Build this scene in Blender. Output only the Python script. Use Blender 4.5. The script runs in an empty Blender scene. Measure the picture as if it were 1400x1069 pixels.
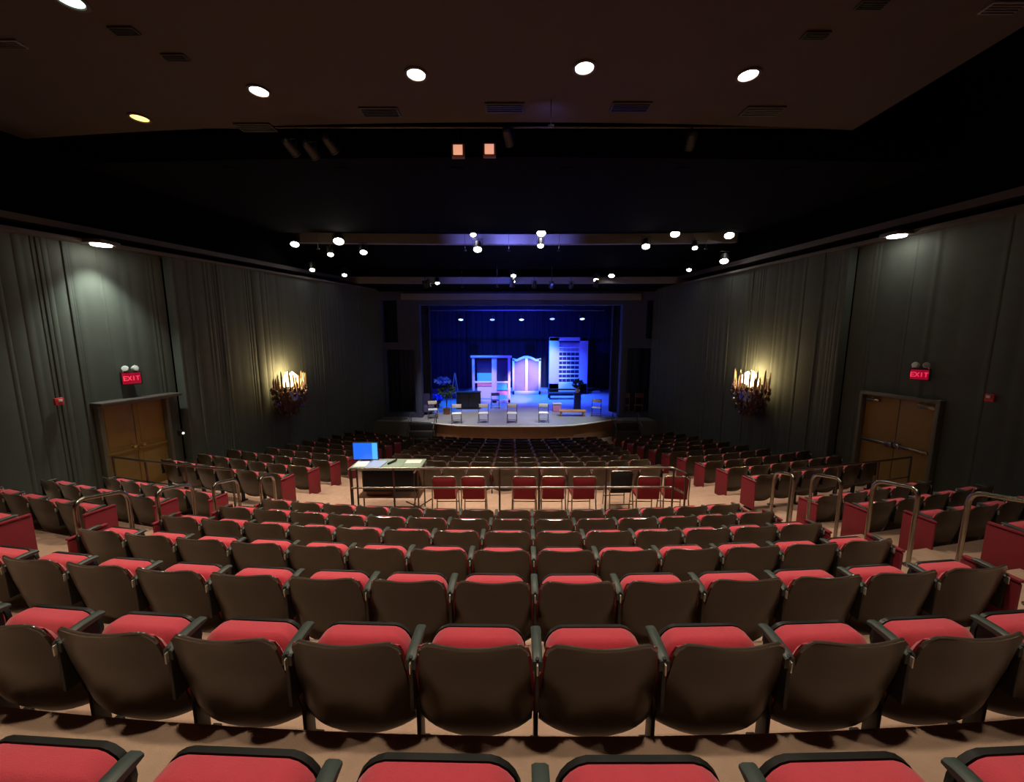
import bpy, bmesh, math, random
from mathutils import Vector, Matrix
PI = math.pi
random.seed(7)
COL = bpy.context.scene.collection
ZOFF = 4.85                      # everything below is written relative to the eye; shifted up at the end
TH = math.radians(8.0); FPX = 530.0

# ---------------------------------------------------------------- helpers
def ray(px, py):
    x = px - 700; y = py - 534.5
    return Vector((x, FPX*math.cos(TH) - y*math.sin(TH), -(y*math.cos(TH) + FPX*math.sin(TH))))
def at_z(px, py, z):
    r = ray(px, py); t = z / r.z
    return Vector((r.x*t, r.y*t, z))
def at_y(px, py, Y):
    r = ray(px, py); t = Y / r.y
    return Vector((r.x*t, Y, r.z*t))

def mat(name, col, rough=.6, metal=0, emit=None, es=0, noise=0, nscale=20, bump=0, bscale=60, coat=0, spec=None, sheen=0, alpha=1):
    m = bpy.data.materials.new(name); m.use_nodes = True
    nt = m.node_tree; b = nt.nodes['Principled BSDF']
    b.inputs['Base Color'].default_value = (*col, 1)
    b.inputs['Roughness'].default_value = rough
    b.inputs['Metallic'].default_value = metal
    if spec is not None: b.inputs['Specular IOR Level'].default_value = spec
    if coat: b.inputs['Coat Weight'].default_value = coat; b.inputs['Coat Roughness'].default_value = .15
    if sheen: b.inputs['Sheen Weight'].default_value = sheen
    if emit:
        b.inputs['Emission Color'].default_value = (*emit, 1); b.inputs['Emission Strength'].default_value = es
    tc = nt.nodes.new('ShaderNodeTexCoord')
    if noise:
        n = nt.nodes.new('ShaderNodeTexNoise'); n.inputs['Scale'].default_value = nscale; n.inputs['Detail'].default_value = 4
        nt.links.new(tc.outputs['Object'], n.inputs['Vector'])
        r = nt.nodes.new('ShaderNodeMapRange'); r.inputs['To Min'].default_value = 1-noise; r.inputs['To Max'].default_value = 1+noise
        nt.links.new(n.outputs['Fac'], r.inputs['Value'])
        mx = nt.nodes.new('ShaderNodeVectorMath'); mx.operation = 'SCALE'; mx.inputs[0].default_value = col
        nt.links.new(r.outputs['Result'], mx.inputs['Scale'])
        nt.links.new(mx.outputs['Vector'], b.inputs['Base Color'])
    if bump:
        n2 = nt.nodes.new('ShaderNodeTexNoise'); n2.inputs['Scale'].default_value = bscale; n2.inputs['Detail'].default_value = 3
        nt.links.new(tc.outputs['Object'], n2.inputs['Vector'])
        bp = nt.nodes.new('ShaderNodeBump'); bp.inputs['Strength'].default_value = bump; bp.inputs['Distance'].default_value = .01
        nt.links.new(n2.outputs['Fac'], bp.inputs['Height']); nt.links.new(bp.outputs['Normal'], b.inputs['Normal'])
    return m

M = dict(
    carpet=mat('carpet_peach', (.56,.37,.27), .95, noise=.18, nscale=9, bump=.5, bscale=180),
    house=mat('concrete_grey', (.12,.115,.10), .8, noise=.2, nscale=3),
    shell=mat('brown_moulded_plastic', (.046,.033,.017), .34, noise=.12, nscale=6, coat=.15),
    deepred=mat('deep_red_upholstery', (.26,.012,.022), .85, noise=.08, nscale=30), red=mat('red_upholstery', (.70,.062,.098), .85, noise=.08, nscale=30, bump=.25, bscale=260, sheen=.35),
    redpanel=mat('red_laminate', (.27,.020,.036), .6, noise=.1, nscale=8),
    rim=mat('polished_dark_rim', (.10,.075,.06), .16, coat=1, spec=1),
    pan=mat('black_plastic', (.018,.018,.017), .32),
    arm=mat('green_grey_plastic', (.055,.075,.068), .42),
    iron=mat('black_iron', (.012,.012,.012), .5),
    bright=mat('pale_metal', (.75,.72,.65), .35, metal=.6),
    steel=mat('brushed_steel', (.34,.32,.27), .25, metal=1),
    darksteel=mat('dark_steel', (.12,.11,.09), .35, metal=.8),
    drape=mat('grey_green_drape', (.080,.096,.082), .9, noise=.12, nscale=4),
    trim=mat('taupe_paint', (.085,.07,.062), .7),
    black=mat('matt_black_paint', (.003,.003,.003), .95, spec=.05),
    ceil=mat('brown_ceiling_paint', (.055,.042,.030), .9, noise=.08, nscale=2),
    vent=mat('dark_vent_metal', (.035,.03,.028), .6),
    beam=mat('grey_beam_paint', (.17,.165,.165), .8),
    wood=mat('brown_door_wood', (.30,.185,.050), .5, noise=.15, nscale=5),
    jamb=mat('grey_green_jamb', (.14,.14,.10), .6),
    brass=mat('brass', (.75,.55,.22), .3, metal=1),
    lamp=mat('lamp_lens', (1,1,1), .4, emit=(1,.93,.80), es=28),
    lampwarm=mat('amber_lamp_lens', (1,1,1), .4, emit=(1,.55,.16), es=2.6),
    lampgreen=mat('cool_lamp_lens', (1,1,1), .4, emit=(.72,1,.86), es=1.6),
    peach=mat('peach_lamp_lens', (1,1,1), .4, emit=(1,.42,.24), es=.75),
    bluelens=mat('blue_lamp_lens', (1,1,1), .4, emit=(.30,.45,1), es=1.6),
    cyanlens=mat('pale_blue_lamp_lens', (1,1,1), .4, emit=(.45,.75,1), es=2.4),
    stage=mat('stage_floor_paint', (.30,.30,.33), .45, noise=.15, nscale=2),
    lip=mat('stage_lip', (.85,.82,.76), .6),
    stagewood=mat('stage_front_wood', (.26,.125,.055), .5, noise=.15, nscale=4),
    sdrape=mat('blue_black_drape', (.032,.034,.06), .9),
    pros=mat('proscenium_paint', (.05,.058,.12), .8),
    cream=mat('cream_paint', (.75,.66,.60), .6),
    white=mat('white_paint', (.8,.8,.82), .6),
    lav=mat('lavender_paint', (.62,.55,.75), .6),
    slat=mat('grey_louvre_paint', (.30,.30,.40), .6),
    navy=mat('navy_paint', (.02,.03,.12), .6),
    glassnight=mat('dark_pane', (.02,.03,.10), .25),
    aqua=mat('painted_aqua_panel', (.05,.45,.75), .6),
    rose=mat('painted_rose_panel', (.65,.25,.42), .6),
    beige=mat('beige_metal', (.72,.66,.56), .5),
    blackcloth=mat('black_cloth', (.012,.012,.013), .9),
    paper=mat('white_paper', (.85,.84,.80), .8),
    bluepaper=mat('pale_blue_paper', (.38,.50,.80), .8),
    green=mat('pale_green_board', (.28,.38,.30), .7),
    screen=mat('blue_screen', (.01,.02,.05), .3, emit=(.01,.13,.95), es=1.25),
    screen2=mat('cyan_screen_strip', (.01,.02,.05), .3, emit=(.07,.40,1), es=1.3),
    alarm=mat('red_alarm_plastic', (.65,.05,.06), .4),
    exitface=mat('red_sign_face', (.3,.01,.03), .4, emit=(.75,.0,.055), es=.30),
    exitlet=mat('red_sign_letters', (.8,.1,.1), .4, emit=(1,.05,.12), es=.7),
    head=mat('white_lamp_glass', (.75,.82,.80), .2),
    crystal=mat('smoky_crystal', (.55,.36,.22), .12, coat=.4),
    crystal_dark=mat('dark_crystal', (.10,.055,.045), .12, coat=.5),
    glow=mat('warm_bulb', (1,1,1), .4, emit=(1,.72,.32), es=11),
    leaf=mat('dark_leaf', (.03,.07,.03), .6),
    bluebloom=mat('blue_bloom', (.03,.10,.9), .6),
    terracotta=mat('brown_pot', (.22,.09,.05), .6),
    pot=mat('pale_vase', (.75,.60,.62), .4),
    orange=mat('orange_wood', (.62,.30,.08), .5),
    purple=mat('violet_fabric', (.10,.08,.22), .8),
)

class B:
    """collects shapes, links them as ONE mesh object"""
    def __init__(s): s.v = []; s.f = []; s.m = []; s.mats = []
    def mi(s, m):
        if m not in s.mats: s.mats.append(m)
        return s.mats.index(m)
    def add(s, vs, fs, m=None, T=None):
        o = len(s.v)
        for v in vs:
            v = Vector(v); s.v.append(T @ v if T else v)
        k = s.mi(m) if m else 0
        for f in fs: s.f.append([i+o for i in f]); s.m.append(k)
    def box(s, c, d, m=None, T=None, bev=0):
        hx, hy, hz = d[0]/2, d[1]/2, d[2]/2
        if bev:
            bm = bmesh.new(); bmesh.ops.create_cube(bm, size=1)
            for v in bm.verts: v.co = Vector((v.co.x*d[0], v.co.y*d[1], v.co.z*d[2]))
            bmesh.ops.bevel(bm, geom=list(bm.edges), offset=bev, segments=2, affect='EDGES', profile=.5)
            bm.verts.index_update()
            vs = [v.co + Vector(c) for v in bm.verts]; fs = [[v.index for v in f.verts] for f in bm.faces]; bm.free()
            s.add(vs, fs, m, T); return s
        vs = [(c[0]+a*hx, c[1]+b*hy, c[2]+e*hz) for a in (-1,1) for b in (-1,1) for e in (-1,1)]
        s.add(vs, [(0,1,3,2),(4,6,7,5),(0,4,5,1),(2,3,7,6),(0,2,6,4),(1,5,7,3)], m, T); return s
    def tube(s, pts, r, n=10, m=None, T=None):
        pts = [Vector(p) for p in pts]; rings = []
        up = Vector((0,0,1)); prev = None
        for i, p in enumerate(pts):
            d = (pts[min(i+1, len(pts)-1)] - pts[max(i-1, 0)]).normalized()
            a = d.cross(up)
            if a.length < .05: a = d.cross(Vector((1,0,0)))
            a.normalize()
            if prev is not None:
                a = prev - d*prev.dot(d); a.normalize()
            prev = a; b = d.cross(a)
            rr = r[i] if isinstance(r, (list, tuple)) else r
            rings.append([p + a*math.cos(t)*rr + b*math.sin(t)*rr for t in [2*PI*k/n for k in range(n)]])
        vs = [v for ring in rings for v in ring]; fs = []
        for i in range(len(rings)-1):
            for k in range(n):
                fs.append((i*n+k, i*n+(k+1)%n, (i+1)*n+(k+1)%n, (i+1)*n+k))
        fs.append(tuple(range(n))[::-1]); fs.append(tuple((len(rings)-1)*n+k for k in range(n)))
        s.add(vs, fs, m, T); return s
    def lathe(s, prof, n=20, m=None, T=None):
        vs = []; fs = []
        for (r, z) in prof:
            for k in range(n): vs.append((r*math.cos(2*PI*k/n), r*math.sin(2*PI*k/n), z))
        for i in range(len(prof)-1):
            for k in range(n): fs.append((i*n+k, i*n+(k+1)%n, (i+1)*n+(k+1)%n, (i+1)*n+k))
        if prof[0][0] > 1e-4: fs.append(tuple(range(n))[::-1])
        if prof[-1][0] > 1e-4: fs.append(tuple((len(prof)-1)*n+k for k in range(n)))
        s.add(vs, fs, m, T); return s
    def prism(s, poly, z0, z1, m=None, T=None):
        n = len(poly)
        vs = [(p[0], p[1], z0) for p in poly] + [(p[0], p[1], z1) for p in poly]
        fs = [tuple(range(n))[::-1], tuple(range(n, 2*n))] + [(i, (i+1)%n, (i+1)%n+n, i+n) for i in range(n)]
        s.add(vs, fs, m, T); return s
    def pad(s, out, y0, y1, dome=.02, m=None, T=None, inset=.86):
        """rounded cushion: outline (x,z) extruded in y, both faces domed with a soft edge"""
        n = len(out); cx = sum(p[0] for p in out)/n; cz = sum(p[1] for p in out)/n
        L = []
        for (k, y) in ((0,y0-dome),(inset*.6,y0-dome*.95),(inset,y0-dome*.35),(.97,y0+.006),(1,y0+.02),(1,y1-.012),(.985,y1-.002),(.85,y1),(0,y1)):
            L.append([(cx+(p[0]-cx)*k, y, cz+(p[1]-cz)*k) for p in out] if k else [(cx, y, cz)])
        vs = []; idx = []
        for l in L: idx.append(list(range(len(vs), len(vs)+len(l)))); vs += l
        fs = []
        for a, b in zip(idx[:-1], idx[1:]):
            for i in range(n):
                j = (i+1) % n
                if len(a) == 1: fs.append((a[0], b[j], b[i]))
                elif len(b) == 1: fs.append((a[i], a[j], b[0]))
                else: fs.append((a[i], a[j], b[j], b[i]))
        s.add(vs, fs, m, T); return s
    def mesh(s, name, m=None, smooth=True):
        me = bpy.data.meshes.new(name); me.from_pydata([tuple(v) for v in s.v], [], s.f)
        if m: me.materials.append(m)
        else:
            for k in s.mats: me.materials.append(k)
            me.polygons.foreach_set('material_index', s.m)
        bm = bmesh.new(); bm.from_mesh(me); bmesh.ops.recalc_face_normals(bm, faces=bm.faces); bm.to_mesh(me); bm.free()
        if smooth:
            me.polygons.foreach_set('use_smooth', [True]*len(me.polygons))
            try: me.set_sharp_from_angle(angle=math.radians(38))
            except Exception: pass
        me.update(); return me
    def build(s, name, m=None, parent=None, smooth=True):
        o = bpy.data.objects.new(name, s.mesh(name, m, smooth)); COL.objects.link(o)
        if parent: o.parent = parent
        return o

def tag(o, label=None, cat=None, group=None, kind=None):
    if label: o['label'] = label
    if cat: o['category'] = cat
    if group: o['group'] = group
    if kind: o['kind'] = kind
    return o
def empty(name, loc, rz=0, label=None, cat=None, group=None):
    o = bpy.data.objects.new(name, None); COL.objects.link(o); o.location = loc; o.rotation_euler = (0,0,rz)
    o.empty_display_size = .1
    return tag(o, label, cat, group)
def struct(o): o['kind'] = 'structure'; return o
def copy_tree(o, parent=None):
    c = o.copy(); COL.objects.link(c)
    if parent: c.parent = parent
    for ch in o.children: copy_tree(ch, c)
    return c
def rot_to(d):      # matrix taking +z to direction d
    return Vector(d).to_track_quat('Z', 'Y').to_matrix().to_4x4()
ORD = ['zeroth','first','second','third','fourth','fifth','sixth','seventh','eighth','ninth','tenth','eleventh','twelfth','thirteenth','fourteenth','fifteenth']

# ---------------------------------------------------------------- plan of the hall
CX, CY = .30, 29.5                                   # centre of the seating arcs
def arc_pt(F, phi): R = CY - F; return Vector((CX + R*math.sin(phi), CY - R*math.cos(phi)))
def phi_of_x(F, x): return math.asin((x - CX)/(CY - F))
RIM = {k: .68 + .845*(k-1) for k in range(0, 8)}    # rear block: back rim of row k on the centre line
ZR = {k: -1.84 - .27*(k-1) for k in range(0, 8)}    # its floor
FR = [6.85 + .825*i for i in range(11)]             # front section rows, first at the cross aisle
FZ = [-3.46 - .135*i for i in range(11)]
def xr_wall(F): return 8.84 - .165*(F-7.06)
def xl_wall(F): return -8.80 + .20*(F-7.06)

# floor : terraces in arcs
levels = [(-3.0, RIM[1]+.035, ZR[0])]
for k in range(1, 7): levels.append((RIM[k]+.035, RIM[k+1]+.035, ZR[k]))
levels.append((RIM[7]+.035, FR[1]+.035, ZR[7]))
for i in range(1, 10): levels.append((FR[i]+.035, FR[i+1]+.035, FZ[i]))
levels.append((FR[10]+.035, 19.5, FZ[10]))
b = B(); NA = 72
PH = [math.radians(-30 + 60*k/NA) for k in range(NA+1)]
for li, (f0, f1, z) in enumerate(levels):
    vs = []
    for ph in PH:
        for f in (f0, f1): p = arc_pt(f, ph); vs.append((p.x, p.y, z))
    fs = [(2*i, 2*i+1, 2*i+3, 2*i+2) for i in range(NA)]
    if li < len(levels)-1:
        zn = levels[li+1][2]
        base = len(vs)
        for ph in PH: p = arc_pt(f1, ph); vs.append((p.x, p.y, zn))
        fs += [(2*i+1, base+i, base+i+1, 2*i+3) for i in range(NA)]
    b.add(vs, fs)
struct(b.build('floor', M['carpet'], smooth=False))

# ---------------------------------------------------------------- walls (pleated fabric over a solid back)
def drape(b, p0, p1, z0, z1, z1b=None, seed=0, amp=.020, m=None, side=1):
    """closed wavy slab from p0 to p1; wavy face on the side of the room"""
    rnd = random.Random(seed); z1b = z1 if z1b is None else z1b
    p0 = Vector((p0[0], p0[1])); p1 = Vector((p1[0], p1[1])); d = p1-p0; L = d.length; d /= L
    n = Vector((d.y, -d.x))*side
    pts = []; s = 0
    while s < L:
        w = rnd.choice([.06,.07,.09,.12,.20,.32,.45]); a = amp*rnd.choice([.12,.18,.25,.35,.5,1.3])
        for t in (0,.15,.5,.85):
            if s+w*t < L: pts.append((s+w*t, a if t == .5 else (a*.8 if t else -amp*.35*rnd.random())))
        s += w
    pts.append((L, 0)); N = len(pts)
    vs = []
    for (s, o) in pts:
        q = p0 + d*s + n*o; bk = p0 + d*s - n*.22; zt = z1 + (z1b-z1)*s/L
        vs += [(q.x,q.y,z0),(q.x,q.y,zt),(bk.x,bk.y,z0),(bk.x,bk.y,zt)]
    fs = []
    for i in range(N-1):
        a = 4*i; c = a+4
        fs += [(a,c,c+1,a+1),(a+2,a+3,c+3,c+2),(a+1,c+1,c+3,a+3),(a,a+2,c+2,c)]
    fs += [(0,1,3,2),(4*N-4,4*N-2,4*N-1,4*N-3)]
    b.add(vs, fs, m)
def rwall(b, F0, F1, off, z0, z1, z1b, seed): drape(b, (xr_wall(F0)+off, F0), (xr_wall(F1)+off, F1), z0, z1, z1b, seed, side=-1)
def lwall(b, F0, F1, off, z0, z1, z1b, seed): drape(b, (xl_wall(F0)+off, F0), (xl_wall(F1)+off, F1), z0, z1, z1b, seed, side=1)
def lh(F): return 1.80 + .028*(F-7)               # height of the left trim
def rh(F): return 2.13
FD0R, FD1R = 7.77, 9.17                            # right double door
FD0L, FD1L = 7.93, 9.15
zf = -4.95; DTOP = -1.33
b = B()
rwall(b, -3, FD0R-.08, 0, zf, rh(0), rh(0), 1); rwall(b, FD0R-.08, FD1R+.08, 0, -3.46+2.17, rh(0), rh(0), 2)
rwall(b, FD1R+.08, 9.75, 0, zf, rh(0), rh(0), 3); rwall(b, 9.75, 18.75, -.22, zf, rh(0), rh(0), 4)
struct(b.build('wall_right', M['drape']))
b = B()
lwall(b, -3, FD0L-.08, 0, zf, lh(-3), lh(FD0L), 11); lwall(b, FD0L-.08, FD1L+.08, 0, -3.46+2.06, lh(FD0L), lh(FD1L), 12)
lwall(b, FD1L+.08, 9.5, 0, zf, lh(FD1L), lh(9.5), 13); lwall(b, 9.5, 18.75, .22, zf, lh(9.5), lh(18.75), 14)
struct(b.build('wall_left', M['drape']))
b = B(); b.box((0,-3.2,0), (24,.2,12)); struct(b.build('wall_back', M['house']))
# upper black walls above the trims
b = B()
b.prism([(xr_wall(-3)+.3,-3),(xr_wall(18.8)+.3,18.8),(xr_wall(18.8)+.6,18.8),(xr_wall(-3)+.6,-3)], 1.9, 5.2)
struct(b.build('wall_right_upper', M['black'], smooth=False))
b = B()
b.prism([(xl_wall(-3)-.3,-3),(xl_wall(18.8)-.3,18.8),(xl_wall(18.8)-.6,18.8),(xl_wall(-3)-.6,-3)], 1.4, 5.2)
struct(b.build('wall_left_upper', M['black'], smooth=False))
# trims : a thin ledge and a second band set back above it
def ledge(side, off0, off1, z0, z1, name):
    b = B(); X = xr_wall if side > 0 else xl_wall; H = rh if side > 0 else lh
    vs = []
    for F in (-3, 18.75):
        h = H(F)
        for (o, z) in ((off0, z0), (off1, z0), (off1, z1), (off0, z1)): vs.append((X(F)-side*o, F, h+z))
    b.add(vs, [(0,1,2,3),(4,7,6,5),(0,4,5,1),(1,5,6,2),(2,6,7,3),(3,7,4,0)])
    return struct(b.build(name, M['trim'], smooth=False))
ledge(1, -.32, .30, 0, .07, 'trim_1'); ledge(1, -.32, .10, .27, .42, 'trim_2')
ledge(-1, -.32, .30, 0, .06, 'trim_3'); ledge(-1, -.32, .10, .22, .34, 'trim_4')

# ---------------------------------------------------------------- doors
def local_wall(F0, F1, X):
    p0 = Vector((X(F0), F0, 0)); p1 = Vector((X(F1), F1, 0)); d = (p1-p0); L = d.length
    return p0, math.atan2(d.y, d.x), L
def make_door(name, p0, ang, L, side, floor_z, H, bars=True):
    # local x runs along the wall, local y towards the room is -side... room side = +y for side 1
    root = empty(name, (p0.x, p0.y, floor_z), ang); root['kind'] = 'structure'
    s = side
    def part(nm, bb, m, par=root): return bb.build(nm, M[m], par)
    fr = B(); fr.box((-.035, 0, H/2), (.07,.26,H+.04), bev=.01); fr.box((L+.035, 0, H/2), (.07,.26,H+.04), bev=.01); fr.box((L/2, 0, H+.04), (L+.14,.26,.08), bev=.01)
    part('door_frame', fr, 'jamb')
    for k in (0, 1):
        lf = B(); w = L/2 - .012; cx = L*.25 + k*L*.5
        lf.box((cx, -s*.02, H/2), (w, .05, H-.01), bev=.006)
        leaf = part('door_leaf', lf, 'wood')
        if bars:
            pb = B(); pb.box((cx, s*.055, 1.04), (w*.86, .05, .075), bev=.012); pb.box((cx+(.4-.8*k)*w, s*.05, 1.04), (.12,.07,.13), bev=.01)
            pb.build('push_bar', M['darksteel'] if 0 else M['steel'], leaf)
            cl = B(); cl.box((cx+(k-.5)*.5*w, s*.05, H-.11), (.30,.07,.06), bev=.01); cl.tube([(cx+(k-.5)*.5*w-.12, s*.07, H-.08),(cx+(k-.5)*.2*w, s*.16, H-.05),(cx+(k-.5)*.5*w+.1, s*.04, H-.01)], .012)
            cl.build('door_closer', M['steel'], leaf)
        else:
            rl = B(); rl.box((cx, s*.025, .95), (w*.98, .04, .07), bev=.01); rl.build('middle_rail', M['wood'], leaf)
            kn = B(); kx = L/2 - (.09 if k == 0 else -.09); kn.lathe([(0,0),(.03,0),(.015,.02),(.015,.05),(.035,.065),(.035,.085),(0,.1)], 12, T=Matrix.Translation((kx, s*.01, 1.03)) @ Matrix.Rotation(-s*PI/2, 4, 'X'))
            kn.build('door_knob', M['brass'], leaf)
            pn = B()
            for (z, h) in ((.47,.72),(1.55,.95)):
                pn.box((cx, s*.008, z), (w*.72, .012, h), bev=.004)
            pn.build('door_panel', M['wood'], leaf)
    return root
p0, ang, L = local_wall(FD0R, FD1R, xr_wall)
doorR = make_door('door_1', p0, ang, L, 1, -3.46, 2.10)
p0, ang, L = local_wall(FD0L, FD1L, xl_wall)
doorL = make_door('door_2', p0, ang, L, -1, -3.46, 1.99, bars=False)
lb = B(); lb.box((L/2+.05, -.14, 2.08), (L+.36,.40,.07), bev=.012); lb.build('door_ledge', M['trim'], doorL)
# unseen backing behind door openings so no light leaks
b = B(); b.box((9.6, 8.3, -2.4), (.1,3,2.6)); b.box((-9.6, 8.1, -2.4), (.1,3,2.6)); struct(b.build('wall_light_block', M['black']))

# ---------------------------------------------------------------- ceiling
def arc_strip(b, f0, f1, z0, z1, x0, x1, n=24, z0b=None, z1b=None, k=.45, m=None):
    """slab whose long edges follow a gentle arc; z0/z1 bottom/top at near edge, z0b/z1b at far edge"""
    z0b = z0 if z0b is None else z0b; z1b = z1 if z1b is None else z1b
    vs = []
    for i in range(n+1):
        x = x0 + (x1-x0)*i/n; sag = k*(x/8)**2
        vs += [(x, f0+sag*(0 if f0 < 0 else 1), z0), (x, f0+sag*(0 if f0 < 0 else 1), z1), (x, f1+sag, z0b), (x, f1+sag, z1b)]
    fs = []
    for i in range(n):
        a = 4*i; c = a+4
        fs += [(a,c,c+2,a+2),(a+1,a+3,c+3,c+1),(a,a+1,c+1,c),(a+2,c+2,c+3,a+3)]
    fs += [(0,2,3,1),(4*n,4*n+1,4*n+3,4*n+2)]
    b.add(vs, fs, m)
b = B(); b.box((0, 8, 5.1), (22, 24, .2)); struct(b.build('ceiling', M['black']))
b = B(); arc_strip(b, -3.0, 7.15, 3.6, 3.85, -9.3, 6.0); struct(b.build('ceiling_near_panel', M['ceil'], smooth=False))
b = B(); arc_strip(b, 7.75, 12.85, 3.3, 3.75, -8.6, 8.4, k=.25); struct(b.build('ceiling_middle_panel', M['black'], smooth=False))
b = B(); arc_strip(b, 13.9, 14.1, 3.15, 3.47, -7.4, 7.6, k=-.3); struct(b.build('trim_5', M['beam'], smooth=False))
b = B(); arc_strip(b, 14.1, 16.5, 3.16, 3.4, -7.4, 7.6, z0b=2.75, z1b=3.2, k=-.3); struct(b.build('ceiling_far_panel', M['black'], smooth=False))
b = B(); arc_strip(b, 17.0, 17.2, 2.24, 2.50, -7.1, 7.4, k=-.2); struct(b.build('trim_6', M['beam'], smooth=False))
b = B(); arc_strip(b, 17.2, 18.7, 2.26, 2.5, -7.1, 7.4, z0b=2.1, k=0); struct(b.build('ceiling_stage_panel', M['black'], smooth=False))

# fittings in the near ceiling panel
def spot(name, loc, target, power, col, size=80, blend=.6, rad=.08, parent=None):
    l = bpy.data.lights.new(name, 'SPOT'); l.energy = power; l.color = col; l.spot_size = math.radians(size); l.spot_blend = blend; l.shadow_soft_size = rad
    o = bpy.data.objects.new(name, l); COL.objects.link(o)
    d = Vector(target) - Vector(loc)
    o.rotation_euler = d.to_track_quat('-Z', 'Y').to_euler()
    if parent: o.parent = parent; o.location = Vector(loc) - parent.location
    else: o.location = loc
    return o
WARM = (1, .84, .62)
WORDS = {}
def downlight(p, lensmat, label, power, target=None, size=92, r=.125, group=None, col=WARM):
    root = empty('ceiling_downlight', p, 0, label, 'downlight', group)
    g = B(); g.lathe([(r+.035,0),(r+.035,.012-.03),(r,-.018),(r-.004,.035),(r-.02,.10),(0,.10)][:2]+[(r,-.018),(r-.004,.045)], 28)
    g.build('trim_ring', M['trim'], root)
    g = B(); g.lathe([(0,-.004),(r-.006,-.004),(r-.006,.02),(0,.02)], 24); g.build('lens', lensmat, root)
    if power: spot('bulb', Vector(p)+Vector((0,0,-.05)), target or (p[0],p[1],-4), power, col, size, .7, .1, root)
    return root
pl = [((191,161), 'lampwarm', 'amber dim ceiling downlight, leftmost of the row across the brown ceiling', 90),
      ((354,124), 'lamp', 'white ceiling downlight, second from left in the row across the brown ceiling', 230),
      ((569,101), 'lamp', 'white ceiling downlight above and left of centre, third from left in the row', 260),
      ((799,92), 'lamp', 'white ceiling downlight above and right of centre, fourth from left in the row', 260),
      ((1023,102), 'lamp', 'white ceiling downlight, rightmost of the row across the brown ceiling', 190),
      ((95,-1), 'lampgreen', 'pale green-white downlight cut by the top left edge of the picture', 120)]
KP = 1.55
for (px, m, lab, pw) in pl:
    p = at_z(px[0], px[1], 3.595); downlight((p.x,p.y,3.595), M[m], lab, pw*KP)
# the same row of lamps further back, above the camera
for i, x in enumerate((-4.6, -1.5, 1.3, 4.3)):
    downlight((x, 1.9 + .05*x*x*.3, 3.595), M['lamp'], 'white downlight in the ceiling overhead, out of frame, ' + ('far left','left','right','far right')[i], (190 if x < 4 else 90)*KP, group='overhead downlights')
# vents
for i, (px, py, w) in enumerate([(350,174,.62),(520,153,.62),(690,147,.62),(862,146,.62),(1042,152,.62),(240,78,.3),(170,42,.3),(1115,48,.3),(1192,6,.3),(12,60,.34),(1372,10,.4)]):
    p = at_z(px, py, 3.59)
    root = empty('ceiling_vent', (p.x,p.y,3.598), 0, ('dark ceiling vent, ' + ['leftmost of the five by the ceiling edge','second from left of the five by the ceiling edge','middle of the five by the ceiling edge','second from right by the ceiling edge','rightmost of the five by the ceiling edge',
      'small one above left amber downlight','small one in upper left corner area','small one above the rightmost downlight','small one at the top edge right of centre','pale one at the left picture edge','pale one at the top right corner'][i]), 'vent')
    g = B(); g.box((0,0,-.012), (w,w*.42,.024), bev=.006); g.build('vent_frame', M['vent'] if i < 9 else M['beam'], root)
    g = B()
    for k in range(4): g.box((0, (-.13+.087*k)*w, -.028), (w*.9, .02*w/.6, .016))
    g.build('louvre', M['iron'] if i < 9 else M['trim'], root)

# downlights in the side soffits, washing the drapes
for (px, X, lab, F, s, pw) in (((130,332), xl_wall, 'bright downlight in the left soffit washing the grey drapes', 8.05, 1, 340), ((1181,309), xr_wall, 'bright small downlight at the right wall trim', 8.6, -1, 6)):
    h = (lh if s == 1 else rh)(F)
    x = X(F) + s*.42
    root = empty('soffit_downlight', (x, F, h-.01), 0, lab, 'downlight')
    g = B(); g.box((0,0,.03), (.40,.40,.07), bev=.01); g.build('housing', M['trim'], root)
    g = B(); g.lathe([(0,-.03),(.15,-.03),(.16,.0),(0,.0)], 24); g.build('lens', M['lamp'], root)
    a = B(); a.box((-s*.35,0,.05), (.4,.1,.04)); a.build('bracket', M['trim'], root)
    spot('bulb', (x, F, h-.06), (x-s*.30, F+.15, -3.5), pw, (.93,1,.86), 88, .8, .1, root)

# theatre lanterns : can body, yoke, clamp, glowing lens
def lantern(p, aim, lensmat, label, r=.10, group=None, L=.30, pipe=None, cat='spotlight'):
    root = empty('hanging_spotlight', p, 0, label, cat, group)
    R = rot_to(Vector(aim))
    g = B(); g.lathe([(r*.45,-L),(r*.8,-L*.9),(r*.95,-L*.5),(r*1.0,-.01),(r*1.1,-.01),(r*1.1,.012),(r*.98,.012),(r*.94,-.008)], 16, T=R)
    g.build('can', M['iron'], root)
    g = B(); g.lathe([(0,-.01),(r*.93,-.01),(r*.8,.012),(0,.02)], 16, T=R); g.build('lens', lensmat, root)
    g = B(); q = R @ Vector((0,0,-L*.45))
    g.tube([q+Vector((-r*1.15,0,0)), q+Vector((-r*1.15,0,r*1.6)), q+Vector((r*1.15,0,r*1.6)), q+Vector((r*1.15,0,0))], .012, 6)
    g.tube([q+Vector((0,0,r*1.6)), q+Vector((0,0,(pipe or .32)))], .014, 6)
    g.build('yoke', M['iron'], root)
    return root
def pipe(p0, p1, label, m='iron', r=.03):
    g = B(); g.tube([p0, p1], r, 10); return tag(g.build('hanging_pipe', M[m]), label, 'pipe')
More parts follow.
